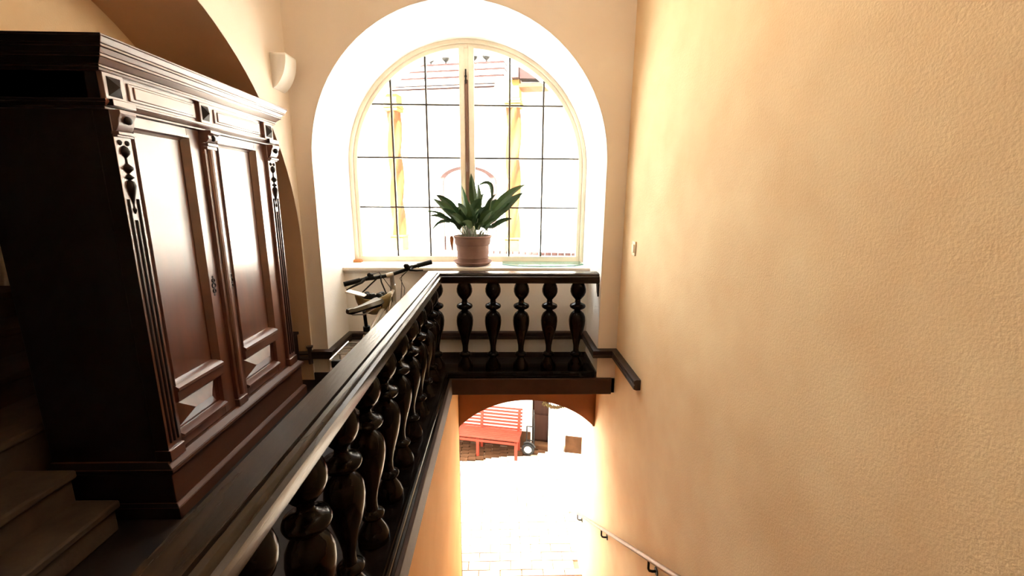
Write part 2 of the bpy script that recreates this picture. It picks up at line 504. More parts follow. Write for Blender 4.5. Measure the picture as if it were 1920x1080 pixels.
# low dark skirting at floor level
b = MB()
b.box(XL, NL, YW - 0.02, YW, 0, 0.07); b.box(NL, NL + 0.018, YW, NB, 0, 0.06); b.box(NL, NR, NB - 0.018, NB, 0, 0.06)
b.box(NR - 0.018, NR, YW, NB, 0, 0.06)
struct('baseboard_back', b, 'batten', bevel=0.004)

# ------------------------------------------------------------ the arched window
win = thing('window_1', (ACX, WY, 0.96), kind='structure')
def ring(r0, r1, y0, y1, zb):
    o = [(ACX - r1, zb)] + arch_pts(ACX, ACZ, r1, 48) + [(ACX + r1, zb)]
    i = [(ACX - r0, zb)] + arch_pts(ACX, ACZ, r0, 48) + [(ACX + r0, zb)]
    m = MB(); vs = []; fs = []
    for (x, z), (x2, z2) in zip(o, i):
        vs += [(x, y0, z), (x2, y0, z2), (x, y1, z), (x2, y1, z2)]
    for k in range(len(o) - 1):
        a, c = 4 * k, 4 * k + 4
        fs += [(a, a + 1, c + 1, c), (a + 2, c + 2, c + 3, a + 3), (a + 1, a + 3, c + 3, c + 1), (a, c, c + 2, a + 2)]
    fs += [(0, 2, 3, 1), (len(vs) - 4, len(vs) - 3, len(vs) - 1, len(vs) - 2)]
    return m.add(vs, fs)
m = ring(1.245, 1.29, WY - 0.045, WY + 0.08, 0.97)
obj('window_frame', m, 'frame_cream', win, bevel=0.012, seg=3)
GL = 1.205                                   # glass radius
XM = -0.358                                  # meeting line of the two sashes
ZB = 1.062
zs_top = lambda x, r: ACZ + math.sqrt(max(r * r - (x - ACX) ** 2, 0.0))
def half_ring(r0, r1, y0, y1, side):
    n = 28
    a0, a1 = (PI, PI / 2) if side < 0 else (0.0, PI / 2)
    o = [(ACX + side * r1, ZB - 0.06)] + arch_pts(ACX, ACZ, r1, n, a0, a1)
    i = [(ACX + side * r0, ZB - 0.06)] + arch_pts(ACX, ACZ, r0, n, a0, a1)
    m = MB(); vs = []; fs = []
    for (x, z), (x2, z2) in zip(o, i):
        vs += [(x, y0, z), (x2, y0, z2), (x, y1, z), (x2, y1, z2)]
    for k in range(len(o) - 1):
        a, c = 4 * k, 4 * k + 4
        fs += [(a, a + 1, c + 1, c), (a + 2, c + 2, c + 3, a + 3), (a + 1, a + 3, c + 3, c + 1), (a, c, c + 2, a + 2)]
    fs += [(0, 2, 3, 1), (len(vs) - 4, len(vs) - 3, len(vs) - 1, len(vs) - 2)]
    return m.add(vs, fs)
cols = {-1: [ACX - GL, -1.158, -0.790, -0.437], 1: [-0.281, 0.095, 0.456, ACX + GL]}
rows = [ZB, 1.606, 2.135, 2.675, 3.4]
for side in (-1, 1):
    m = half_ring(GL, 1.246, WY - 0.015, WY + 0.045, side)
    if side < 0:
        m.box(-0.437, -0.382, WY - 0.022, WY + 0.045, ZB - 0.06, zs_top(-0.41, 1.225))
        m.box(ACX - 1.246, -0.382, WY - 0.02, WY + 0.045, ZB - 0.062, ZB)
    else:
        m.box(-0.340, -0.281, WY - 0.022, WY + 0.045, ZB - 0.06, zs_top(-0.31, 1.225))
        m.box(-0.340, ACX + 1.246, WY - 0.02, WY + 0.045, ZB - 0.062, ZB)
    sash = obj('sash', m, 'frame_cream', win, bevel=0.004)
    cs = cols[side]
    for x in cs[1:3]:
        obj('muntin', MB().box(x - 0.0095, x + 0.0095, WY - 0.004, WY + 0.034, ZB - 0.005, zs_top(x, GL + 0.006)), 'bar', sash, bevel=0.002)
    for z in rows[1:4]:
        hw = GL if z < ACZ else math.sqrt(GL * GL - (z - ACZ) ** 2)
        x0, x1 = (ACX - hw - 0.004, -0.43) if side < 0 else (-0.285, ACX + hw + 0.004)
        obj('muntin', MB().box(x0, x1, WY - 0.002, WY + 0.032, z - 0.0085, z + 0.0085), 'bar', sash, bevel=0.002)
    for i in range(3):
        for j in range(4):
            x0, x1, z0, z1 = cs[i], cs[i + 1], rows[j], rows[j + 1]
            top = []
            for k in range(9):
                x = x1 + (x0 - x1) * k / 8
                zt = min(z1, zs_top(x, GL + 0.004))
                top.append((x, max(zt, z0)))
            if max(z for _, z in top) - z0 < 0.02: continue
            poly = [(x0, z0), (x1, z0)] + [q for q in top]
            clean = []
            for q in poly:
                if not clean or (abs(q[0] - clean[-1][0]) + abs(q[1] - clean[-1][1])) > 1e-4: clean.append(q)
            if (abs(clean[0][0] - clean[-1][0]) + abs(clean[0][1] - clean[-1][1])) < 1e-4: clean.pop()
            if len(clean) < 3: continue
            obj('pane', MB().prism(clean, 'y', WY + 0.014, WY + 0.018), 'glass', sash, smooth=0)
# the brown gap with its bolt rod between the two sashes
m = MB().box(-0.383, -0.339, WY - 0.008, WY + 0.03, 1.0, zs_top(XM, 1.235))
obj('meeting_strip', m, 'frame_cream', win)
m = MB().box(-0.379, -0.343, WY - 0.026, WY - 0.004, 1.02, 2.92)
bolt = obj('bolt_cover', m, 'bronze', win, bevel=0.005)
m = MB().tube([(-0.366, WY - 0.03, 2.88), (-0.366, WY - 0.03, 3.02)], 0.008, 8)
m.ball((-0.366, WY - 0.035, 2.95), 0.014, 10)
obj('bolt_rod', m, 'iron', win)
m = MB().box(-0.375, -0.346, WY - 0.045, WY - 0.02, 2.05, 2.11)
m.tube([(-0.36, WY - 0.04, 2.08), (-0.36, WY - 0.09, 2.08), (-0.36, WY - 0.09, 1.99)], 0.009, 8)
obj('window_handle', m, 'bronze', win, bevel=0.003)
for x, z in ((-1.55, 2.62), (0.85, 2.55), (-1.615, 1.80), (0.92, 1.80)):
    obj('hinge_pin', MB().lathe([(0.0, 0), (0.007, 0.004), (0.008, 0.03), (0.0, 0.036)], (x, WY - 0.03, z), 8), 'bronze', win)
# sill board with a moulded front edge
b = MB()
b.prism([(4.60, 0.93), (4.455, 0.93), (4.45, 0.945), (4.435, 0.955), (4.425, 0.965), (4.41, 0.968), (4.405, 0.985), (4.41, 1.0), (WY + 0.06, 1.004), (WY + 0.06, 0.93)], 'x', NL + 0.005, NR - 0.004)
struct('trim_3', b, 'sill', smooth=30)
# outer stone sill
b = MB().box(NL, NR, WY + 0.06, 5.36, 0.90, 0.985)
struct('trim_4', b, 'facade')
# small wooden wedge at the foot of the frame
b = MB().frust((-1.66, -1.545, 4.74, 4.82), 1.004, (-1.64, -1.56, 4.755, 4.82), 1.03)
tag(obj('wooden_wedge', b, 'dry', org=(-1.6, 4.78, 1.004), bevel=0.003), 'small brown wooden wedge on the sill at the window frame\'s left foot', 'wedge')

# ------------------------------------------------------------ stairs down to the street and its handrail
st = thing('stair_flight', (0.31, 0.1, 0), kind='structure')
for i in range(19):
    z = -0.175 * (i + 1); y = 0.08 + 0.2520 * i
    m = MB().box(-0.49, XR, y, y + 0.252 + 0.03, z - 0.32, z - 0.03)
    m.box(-0.49, XR, y, y + 0.252 + 0.035, z - 0.03, z)
    obj('step', m, 'step', st, bevel=0.008)
hr = thing('handrail', (1.05, 0.4, 0.68), 'thin pale metal handrail sloping down along the right stairwell wall', 'handrail')
hp = [(1.055, 0.35, 0.715), (1.055, 2.14, -0.505), (1.055, 4.02, -1.785), (1.05, 5.05, -2.48), (1.00, 5.24, -2.61), (0.985, 5.285, -2.66)]
obj('rail', MB().tube(hp, 0.017, 12), 'railpaint', hr)
for y in (0.9, 2.55, 3.82, 5.05):
    z = 0.715 - (y - 0.35) * 0.6815
    m = MB().tube([(1.055, y, z - 0.012), (1.055, y - 0.005, z - 0.075), (1.065, y, z - 0.098), (1.085, y, z - 0.105), (1.119, y, z - 0.105)], 0.009, 8)
    m.lathe([(0.0, 0), (0.028, 0.0), (0.028, 0.006), (0.0, 0.008)], (1.112, y, z - 0.105), 14, axis='x')
    obj('bracket', m, 'iron', hr)

# ------------------------------------------------------------ balustrades
CX, CY = -0.6275, 4.03
RAILP = [(-.066, .925), (-.0775, .94), (-.0775, 1.008), (-.068, 1.02), (.028, 1.02), (.031, 1.009), (.037, 1.009), (.040, 1.018), (.055, 1.016),
         (.061, 1.008), (.063, .996), (.0775, .990), (.0775, .940), (.068, .925)]
BASEP = [(-.12, 0.0), (-.12, .040), (-.11, .052), (.098, .052), (.104, .044), (.112, .046), (.122, .040), (.126, .028), (.126, .018), (.1375, .012), (.1375, 0.0)]
def mitre(prof, side, y0=0.12, x1=NR - 0.005):
    a, c = [], []
    for o, z in prof:
        if side:
            a.append((CX + o, y0, z)); c.append((CX + o, CY - o, z))
        else:
            a.append((CX + o, CY - o, z)); c.append((x1, CY - o, z))
    n = len(prof)
    m = MB()
    return m.add(a + c, [tuple(range(n)), tuple(range(2 * n - 1, n - 1, -1))] + [(i, (i + 1) % n, (i + 1) % n + n, i + n) for i in range(n)])
BAL = [(0.0, .052), (.074, .052), (.077, .066), (.073, .095), (.058, .128), (.040, .158), (.034, .172), (.044, .180), (.056, .192), (.057, .204), (.046, .216), (.030, .224),
       (.027, .245), (.028, .285), (.037, .335), (.053, .395), (.068, .450), (.078, .505), (.081, .545), (.077, .585), (.062, .618), (.040, .638), (.030, .648), (.034, .656),
       (.056, .664), (.073, .676), (.078, .690), (.073, .705), (.054, .716), (.033, .724), (.027, .735), (.027, .756), (.044, .774), (.064, .800), (.075, .832), (.075, .862),
       (.066, .895), (.054, .918), (.050, .927), (0.0, .927)]
bal_mesh = MB().lathe(BAL, (0, 0, 0), 28).mesh('baluster', M['balusters'], smooth=50)
def balusters(root, pts):
    for x, y in pts:
        o = bpy.data.objects.new('baluster', bal_mesh)
        COL.objects.link(o)
        o.parent = root
        o.location = (x - root.location.x, y - root.location.y, 0)
        o.rotation_euler = (0, 0, rnd.random() * 6)
sb = thing('balustrade', (CX, 2.0, 0), 'long dark balustrade running from the foreground to the window, worn flat handrail', 'balustrade')
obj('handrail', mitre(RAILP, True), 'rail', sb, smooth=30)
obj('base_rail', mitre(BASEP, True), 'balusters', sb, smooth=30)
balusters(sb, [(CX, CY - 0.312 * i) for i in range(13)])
cb = thing('balustrade', (0.15, CY, 0), 'short dark balustrade crossing below the window above the stair arch, five balusters wide', 'balustrade')
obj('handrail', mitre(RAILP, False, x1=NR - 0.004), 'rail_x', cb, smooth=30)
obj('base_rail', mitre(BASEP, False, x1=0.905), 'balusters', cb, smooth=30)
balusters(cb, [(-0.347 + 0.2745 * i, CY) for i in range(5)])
m = MB().prism([(3.955, 0.92), (3.955, 0.80), (4.0, 0.84), (4.03, 0.92)], 'x', NR - 0.018, NR - 0.002)
obj('rail_bracket', m, 'balusters', cb)

# ------------------------------------------------------------ the big wardrobe
cab = thing('wardrobe', (-2.03, 2.83, 0), 'tall carved red-brown wooden wardrobe with two panelled doors against the left arch', 'wardrobe')
FX = -1.79                                  # front plane of the doors
CY0, CY1 = 2.10, 3.55
obj('carcass', MB().box(-2.385, FX - 0.05, CY0, CY1, 0.30, 2.30), 'cab_shade', cab, bevel=0.004)
def layer(m, z0, z1, p0, p1=None, y0=CY0, y1=CY1, xb=-2.385, fx=FX):
    p1 = p0 if p1 is None else p1
    m.frust((xb, fx + p0, y0 - p0 * 0.7, y1 + p0 * 0.9), z0, (xb, fx + p1, y0 - p1 * 0.7, y1 + p1 * 0.9), z1)
m = MB()
layer(m, 0.0, 0.070, 0.062); layer(m, 0.070, 0.090, 0.062, 0.042); layer(m, 0.090, 0.262, 0.040)
pl = obj('plinth', m, 'cab_low', cab, bevel=0.004)
m = MB()
layer(m, 0.262, 0.276, 0.044, 0.058); layer(m, 0.276, 0.298, 0.060, 0.058); layer(m, 0.298, 0.325, 0.056, 0.018)
obj('plinth_moulding', m, 'cab_low', cab, bevel=0.004)
m = MB()
layer(m, 2.255, 2.268, 0.026, 0.034); layer(m, 2.268, 2.280, 0.036); layer(m, 2.280, 2.305, 0.036, 0.062); layer(m, 2.305, 2.318, 0.068)
layer(m, 2.318, 2.340, 0.068, 0.082); layer(m, 2.340, 2.352, 0.090); layer(m, 2.352, 2.378, 0.090, 0.104); layer(m, 2.378, 2.388, 0.106)
obj('cornice', m, 'cab_h', cab, bevel=0.003)
m = MB().box(-2.385, FX + 0.004, CY0, CY1, 2.135, 2.258)
fr = obj('frieze', m, 'cab_h', cab, bevel=0.002)
for y0, y1 in ((2.245, 2.700), (2.870, 3.385)):
    m = MB()
    m.box(FX, FX + 0.012, y0, y1, 2.158, 2.240)
    m.box(FX, FX + 0.018, y0 + 0.025, y1 - 0.025, 2.170, 2.228)
    obj('frieze_panel', m, 'cab_h', fr, bevel=0.004)
def pyramid(yc, hw, zc, hh, x, h):
    return MB().add([(x, yc - hw, zc - hh), (x, yc + hw, zc - hh), (x, yc + hw, zc + hh), (x, yc - hw, zc + hh), (x + h, yc, zc)],
                    [(0, 1, 4), (1, 2, 4), (2, 3, 4), (3, 0, 4), (3, 2, 1, 0)])
for yc, hw in ((2.150, 0.055), (2.765, 0.045), (3.480, 0.060)):
    m = MB().box(FX, FX + 0.026, yc - hw, yc + hw, 2.140, 2.256)
    blk = obj('frieze_block', m, 'cab_h', fr, bevel=0.003)
    obj('diamond_point', pyramid(yc, hw * 0.68, 2.198, 0.042, FX + 0.026, 0.026), 'carving', fr, smooth=0)
m = MB()
layer(m, 2.096, 2.108, 0.022); layer(m, 2.108, 2.124, 0.026, 0.042); layer(m, 2.124, 2.138, 0.044)
for yc, hw in ((2.150, 0.062), (3.480, 0.066)):
    m.box(FX - 0.05, FX + 0.060, yc - hw, yc + hw, 2.110, 2.140)
obj('architrave', m, 'cab_h', cab, bevel=0.003)

def pilaster(yc, hw, full):
    m = MB().box(FX - 0.052, FX + 0.022, yc - hw, yc + hw, 0.322, 2.10)
    p = obj('pilaster', m, 'cab', cab, bevel=0.003)
    fx = FX + 0.022
    if full:
        m = MB()                                # scrolled corbel under the architrave
        m.prism([(fx - 0.01, 2.098), (fx + 0.044, 2.098), (fx + 0.046, 2.082), (fx + 0.034, 2.060), (fx + 0.030, 2.035), (fx + 0.020, 2.015), (fx + 0.012, 2.005), (fx - 0.01, 2.003)], 'y', yc - hw * 0.92, yc + hw * 0.92)
        m.box(fx - 0.01, fx + 0.028, yc - hw, yc + hw, 1.990, 2.004)
        m.box(fx - 0.01, fx + 0.018, yc - hw * 0.95, yc + hw * 0.95, 1.980, 1.990)
        obj('corbel', m, 'cab_h', p, bevel=0.002)
        obj('knob', MB().ball((fx + 0.040, yc, 2.055), 0.019, 14, sx=0.8), 'carving', p)
        m = MB()                                # carved drop: rosettes, ball, diamonds, long bulb, tip
        for s in (-1, 1):
            obj('rosette', MB().ball((fx, yc + s * hw * 0.42, 1.957), 0.013, 10, sx=0.8), 'carving', p)
        m = MB().lathe([(0.003, 1.630), (0.008, 1.640), (0.010, 1.650), (0.004, 1.662), (0.004, 1.675), (0.010, 1.700), (0.020, 1.740), (0.024, 1.762), (0.018, 1.782), (0.006, 1.788),
                        (0.022, 1.800), (0.006, 1.815), (0.006, 1.820), (0.024, 1.838), (0.024, 1.846), (0.006, 1.864), (0.005, 1.890), (0.020, 1.908), (0.022, 1.920), (0.014, 1.938), (0.004, 1.945)],
                       (fx, yc, 0), 14)
        obj('carved_drop', m, 'carving', p)
        zt = (1.70, 1.60, 1.70)
        for i, dy in enumerate((-0.56, 0.0, 0.56)):
            m = MB().tube([(fx + 0.001, yc + dy * hw, 0.42), (fx + 0.001, yc + dy * hw, zt[i])], 0.0065, 8)
            obj('flute', m, 'carving', p)
        m = MB().box(FX - 0.05, fx + 0.012, yc - hw - 0.006, yc + hw + 0.006, 0.322, 0.385)
        obj('foot_block', m, 'cab', p, bevel=0.004)
    else:
        obj('reed', MB().tube([(fx, yc - hw * 0.1, 0.40), (fx, yc - hw * 0.1, 1.99)], hw * 0.42, 10), 'cab', p)
        m = MB()
        m.prism([(fx - 0.01, 2.098), (fx + 0.050, 2.098), (fx + 0.050, 2.082), (fx + 0.030, 2.070), (fx + 0.034, 2.050), (fx + 0.022, 2.035), (fx + 0.010, 2.028), (fx - 0.01, 2.028)], 'y', yc - hw, yc + hw)
        m.box(fx - 0.01, fx + 0.026, yc - hw * 1.05, yc + hw * 1.05, 2.010, 2.026)
        m.box(fx - 0.01, fx + 0.018, yc - hw * 1.0, yc + hw * 1.0, 1.990, 2.008)
        obj('corbel', m, 'cab_h', p, bevel=0.002)
        obj('knob', MB().ball((fx + 0.030, yc, 2.055), 0.018, 14, sx=0.8), 'carving', p)
        m = MB().box(FX - 0.05, fx + 0.010, yc - hw - 0.004, yc + hw + 0.004, 0.322, 0.375)
        obj('foot_block', m, 'cab', p, bevel=0.004)
pilaster(2.150, 0.048, True)
pilaster(2.765, 0.045, False)
pilaster(3.485, 0.055, True)

def door(y0, y1, p0, p1, kx):
    z0, z1 = 0.330, 2.095
    m = MB()
    m.box(FX - 0.03, FX, y0, p0, z0, z1); m.box(FX - 0.03, FX, p1, y1, z0, z1)
    m.box(FX - 0.03, FX, p0, p1, 2.050, z1); m.box(FX - 0.03, FX, p0, p1, z0, 0.400); m.box(FX - 0.03, FX, p0, p1, 0.600, 0.690)
    d = obj('door', m, 'cab', cab, bevel=0.003)
    xp = FX - 0.030
    obj('door_panel', MB().box(xp - 0.004, xp, p0 - 0.01, p1 + 0.01, 0.680, 2.060), 'cab', d)
    m = MB()                                     # moulding round the tall panel
    for (a, c, e, g) in ((p0, p0 + 0.026, 0.69, 2.05), (p1 - 0.026, p1, 0.69, 2.05)):
        lo, hi = (a, c)
        inner = (hi, lo) if a == p0 else (lo, hi)
        m.prism([(xp, lo), (xp, hi), ((FX + 0.012) if a != p0 else xp + 0.006, hi), ((FX + 0.012) if a == p0 else xp + 0.006, lo)], 'z', e, g)
    m.prism([(xp, 2.022), (xp + 0.006, 2.022), (xp + 0.014, 2.034), (FX + 0.012, 2.040), (FX + 0.012, 2.052), (xp, 2.052)], 'y', p0, p1)
    obj('panel_moulding', m, 'cab_h', d, smooth=20)
    m = MB().prism([(xp, 0.600), (FX + 0.012, 0.600), (FX + 0.020, 0.610), (FX + 0.020, 0.660), (FX + 0.030, 0.668), (FX + 0.028, 0.684), (FX + 0.012, 0.694), (FX - 0.006, 0.706), (xp, 0.712)], 'y', p0 - 0.004, p1 + 0.004)
    obj('rail_moulding', m, 'cab_h', d, smooth=20)
    m = MB().prism([(xp, 0.388), (FX + 0.012, 0.388), (FX + 0.022, 0.396), (FX + 0.020, 0.408), (FX + 0.002, 0.416), (xp, 0.424)], 'y', p0 - 0.004, p1 + 0.004)
    obj('lower_moulding', m, 'cab_h', d, smooth=20)
    yc, hw = (p0 + p1) / 2, (p1 - p0) / 2
    m = MB().box(xp - 0.004, xp, p0, p1, 0.40, 0.60)
    z0, z1, zc = 0.436, 0.588, 0.512
    m.add([(xp, p0 + 0.03, z0), (xp, p1 - 0.03, z0), (xp, p1 - 0.03, z1), (xp, p0 + 0.03, z1), (xp + 0.042, p0 + 0.12, zc), (xp + 0.042, p1 - 0.12, zc)],
          [(0, 1, 5, 4), (1, 2, 5), (2, 3, 4, 5), (3, 0, 4), (3, 2, 1, 0)])
    obj('bevelled_panel', m, 'cab', d, smooth=0)
    m = MB()                                     # pierced escutcheon round the keyhole
    zc = 1.17
    m.torus((FX + 0.002, kx, zc), 0.014, 0.005, 'x', 18, 6); m.torus((FX + 0.002, kx, zc + 0.032), 0.010, 0.005, 'x', 16, 6)
    m.torus((FX + 0.002, kx, zc - 0.034), 0.011, 0.005, 'x', 16, 6)
    m.ball((FX, kx, zc + 0.054), 0.008, 8, sx=0.5); m.ball((FX, kx, zc - 0.058), 0.008, 8, sx=0.5)
    obj('escutcheon', m, 'carving', d)
door(2.200, 2.718, 2.232, 2.615, 2.665)
door(2.812, 3.428, 2.868, 3.295, 2.840)

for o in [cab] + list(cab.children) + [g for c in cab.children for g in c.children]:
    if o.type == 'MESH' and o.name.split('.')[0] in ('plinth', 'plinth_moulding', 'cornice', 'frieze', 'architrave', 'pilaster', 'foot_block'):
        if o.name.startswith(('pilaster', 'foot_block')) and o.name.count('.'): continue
        o.data.materials.append(M['cab_shade'])  # faces turned to the camera get the wood with painted-in shade
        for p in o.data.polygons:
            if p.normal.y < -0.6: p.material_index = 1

# dark wooden box wedged between the wardrobe and the wall end
t = thing('wooden_box', (-1.93, 3.74, 0), 'dark upright wooden box between the wardrobe and the window wall', 'box')
obj('box_body', MB().box(-2.06, -1.86, 3.64, 3.80, 0.0, 0.48), 'carving', t, bevel=0.006)
obj('box_lid', MB().box(-2.07, -1.85, 3.63, 3.81, 0.48, 0.505), 'carving', t, bevel=0.004)

# pipe stubs with a valve beside the box
t = thing('heating_pipes', (-1.87, 3.85, 0.24), 'pair of short pale pipes with a valve low beside the wardrobe', 'pipes')
for z in (0.275, 0.225):
    obj('pipe', MB().tube([(-2.02, 3.852, z), (-1.80, 3.862, z)], 0.019, 12), 'stone', t)
m = MB().tube([(-1.79, 3.862, 0.17), (-1.79, 3.862, 0.33)], 0.020, 12)
m.lathe([(0.0, 0.33), (0.03, 0.33), (0.032, 0.345), (0.0, 0.35)], (-1.79, 3.862, 0), 12)
obj('valve', m, 'batten', t)

# ------------------------------------------------------------ stone steps climbing to the left
us = thing('stair_upper', (-2.0, 1.2, 0), kind='structure')
for i, xs in enumerate((-1.995, -2.18, -2.46, -2.84, -3.16, -3.46, -3.76, -4.06, -4.36)):
    z = 0.175 * (i + 1)
    y1 = 2.0 if i < 2 else 3.24
    m = MB().box(xs - 0.45, xs, 0.32, y1 - 0.01, 0.0, z - 0.045)
    m.box(xs - 0.6, xs + 0.022, 0.32, y1, z - 0.045, z)
    obj('step', m, 'stone', us, bevel=0.012)

# ------------------------------------------------------------ wall lamp and switch
t = thing('wall_lamp', (XL, 3.735, 2.68), 'white plaster half-bowl wall lamp high on the left wall near the window', 'lamp')
m = MB(); vs = []; fs = []; n = 14
for j in range(n + 1):
    v = j / n                                   # 0 top, 1 bottom
    z = 2.80 - 0.255 * v
    d = 0.115 * (1 - v ** 2.2) ** 0.8 + 0.004
    vs += [(XL, 3.645, z), (XL + d, 3.645, z), (XL + d, 3.825, z), (XL, 3.825, z)]
for j in range(n):
    a, c = 4 * j, 4 * j + 4
    fs += [(a, a + 1, c + 1, c), (a + 1, a + 2, c + 2, c + 1), (a + 2, a + 3, c + 3, c + 2)]
fs += [(n * 4, n * 4 + 1, n * 4 + 2, n * 4 + 3)]
m.add(vs, fs)
sh = obj('lamp_shade', m, 'sconce', t)
so = sh.modifiers.new('solid', 'SOLIDIFY'); so.thickness = 0.008
obj('lamp_holder', MB().lathe([(0.0, 0), (0.022, 0), (0.022, 0.05), (0.014, 0.06), (0.0, 0.06)], (XL + 0.05, 3.735, 2.68), 12), 'white', t)
obj('wall_bracket', MB().box(XL, XL + 0.045, 3.70, 3.77, 2.66, 2.70), 'white', t)
t = thing('light_switch', (XR, 3.54, 1.31), 'small ivory light switch on the right wall near the window', 'switch')
obj('switch_plate', MB().box(XR - 0.012, XR, 3.50, 3.58, 1.25, 1.37), 'switch', t, bevel=0.004)
obj('rocker', MB().box(XR - 0.020, XR - 0.010, 3.515, 3.565, 1.275, 1.345), 'switch', t, bevel=0.003)

# added fill lamp, out of view above the stairwell, to brighten the walls
t = thing('fill_lamp', (0.05, 2.25, 3.42), 'round white globe added out of view above the stairwell as fill light', 'lamp')
obj('globe', MB().ball((0.05, 2.25, 3.42), 0.17, 24), 'fill_glow', t)
obj('rod', MB().tube([(0.05, 2.25, 3.58), (0.05, 2.25, CEIL)], 0.012, 8), 'iron', t)
obj('canopy', MB().lathe([(0.0, 0), (0.06, 0.0), (0.05, -0.03), (0.0, -0.04)], (0.05, 2.25, CEIL), 16), 'iron', t)

# ------------------------------------------------------------ potted plant, saucer and glass on the sill
PX, PY, PZ = -0.300, 4.635, 1.004
t = thing('plant_saucer', (PX, PY, PZ), 'round terracotta saucer on the window sill under the potted plant', 'saucer')
obj('dish', MB().lathe([(0.0, 0.0), (0.165, 0.0), (0.178, 0.008), (0.205, 0.034), (0.212, 0.038), (0.206, 0.042), (0.196, 0.036), (0.168, 0.014), (0.0, 0.013)], (PX, PY, PZ), 40), 'terracotta', t)
pot = thing('potted_aspidistra', (PX, PY, PZ + 0.014), 'dark green broad-leaved plant in a terracotta pot on the window sill', 'plant')
z0 = PZ + 0.014
obj('pot', MB().lathe([(0.0, 0.0), (0.150, 0.0), (0.160, 0.01), (0.166, 0.06), (0.170, 0.064), (0.170, 0.070), (0.168, 0.074), (0.178, 0.20), (0.186, 0.205), (0.189, 0.215), (0.196, 0.275), (0.203, 0.282), (0.206, 0.292),
                       (0.203, 0.300), (0.190, 0.300), (0.185, 0.27), (0.0, 0.268)], (PX, PY, z0), 44), 'terracotta', pot)
obj('soil', MB().lathe([(0.0, 0.285), (0.10, 0.286), (0.186, 0.276)], (PX, PY, z0), 24), 'soil', pot)
def U(u, v, y):                                 # plant drawing helper: picture-like plan coordinates in decimetres around the pot axis
    return Vector((PX + u, PY + y, z0 + 0.285 + v))
def leaf(base, ctrl, tip, width, ma, roll=0.0, stalk=0.35):
    B, Cc, T = base, ctrl, tip
    def q(s): return B * (1 - s) ** 2 + Cc * 2 * s * (1 - s) + T * s * s
    N = 10
    sp = [q(stalk + (1 - stalk) * k / N) for k in range(N + 1)]
    m = MB(); vs = []; fs = []
    for k in range(N + 1):
        s = k / N
        tn = (sp[min(k + 1, N)] - sp[max(k - 1, 0)]).normalized()
        sd = tn.cross(Vector((0.15, -1.0, 0.25)))
        if sd.length < 1e-3: sd = Vector((1, 0, 0))
        sd.normalize()
        nn = sd.cross(tn).normalized()
        r = roll * (0.5 + s)
        sd2 = sd * math.cos(r) + nn * math.sin(r)
        nn2 = nn * math.cos(r) - sd * math.sin(r)
        wv = width * 0.5 * (math.sin(PI * min(1.0, s ** 0.75)) ** 0.8 if 0 < s < 1 else 0.0) + 0.0015
        vs += [sp[k] - sd2 * wv + nn2 * wv * 0.35, sp[k], sp[k] + sd2 * wv + nn2 * wv * 0.35]
    for k in range(N):
        a, c = 3 * k, 3 * k + 3
        fs += [(a, a + 1, c + 1, c), (a + 1, a + 2, c + 2, c + 1)]
    m.add(vs, fs)
    lf = obj('leaf', m, ma, pot, smooth=60)
    st_ = [q(stalk * k / 5) for k in range(6)]
    obj('stalk', MB().tube(st_, 0.0032, 6), 'stem', lf)
    return lf
# (base x, tip x, tip height, control x, control height, width, depth at tip, roll)
LV = [(.02, -.01, .66, .03, .40, .085, .00, .5), (-.02, .10, .40, -.01, .34, .10, -.05, -.2), (-.08, -.39, .44, -.16, .34, .085, -.02, .15), (-.09, -.42, .40, -.20, .28, .075, .05, -.2),
      (-.10, -.45, .22, -.25, .26, .045, -.05, .1), (-.12, -.44, .06, -.28, .30, .030, .02, .0), (.08, .56, .55, .22, .40, .085, -.03, .25), (.10, .54, .47, .26, .30, .095, .04, -.2),
      (.10, .05, .53, .34, .72, .040, .05, .1), (.10, .40, .36, .22, .26, .080, -.07, .3), (.11, .42, .20, .26, .20, .050, -.08, -.2), (.11, .30, .12, .22, .16, .050, .02, .3),
      (-.03, -.12, .54, -.06, .32, .060, .06, -.6), (-.06, .08, .30, -.06, .24, .090, -.10, .3), (.00, .16, .33, .06, .26, .085, -.08, -.3), (.05, .22, .28, .10, .24, .080, -.10, .2),
      (-.04, -.22, .24, -.10, .22, .080, -.10, -.2), (-.07, -.30, .30, -.14, .24, .075, -.08, .3), (-.01, .12, .46, .02, .30, .075, .05, .4), (.03, .26, .40, .10, .30, .075, .08, -.4),
      (-.02, -.16, .36, -.06, .26, .080, .08, .2), (.07, .30, .27, .14, .26, .070, -.04, .4), (-.05, .03, .22, -.04, .16, .085, -.13, .1), (.02, -.10, .16, .00, .16, .080, -.13, -.3),
      (.06, .17, .18, .12, .16, .070, -.12, -.1), (-.08, -.34, .36, -.15, .34, .060, .08, .2), (.04, .06, .56, .08, .36, .070, .04, -.5), (.09, .46, .43, .20, .38, .070, .08, .1),
      (-.03, -.28, .18, -.12, .20, .060, -.12, .2), (.00, .20, .22, .06, .22, .065, .10, .0), (-.10, -.50, .26, -.30, .30, .025, .03, .0), (-.06, -.12, .30, -.08, .18, .085, -.12, .5), (.02, .07, .26, .03, .16, .085, -.14, -.4), (.07, .26, .20, .13, .16, .065, -.13, .2), (-.09, -.20, .16, -.13, .14, .075, -.13, -.3), (.10, .22, .10, .15, .13, .060, -.13, .3), (.04, -.04, .38, .02, .22, .080, -.08, .6), (.00, .13, .14, .05, .14, .070, -.14, .0), (.09, .36, .28, .18, .22, .070, .08, -.3), (-.05, -.25, .33, -.12, .28, .075, .10, .4), (.08, .25, .45, .12, .34, .055, .02, .5)]
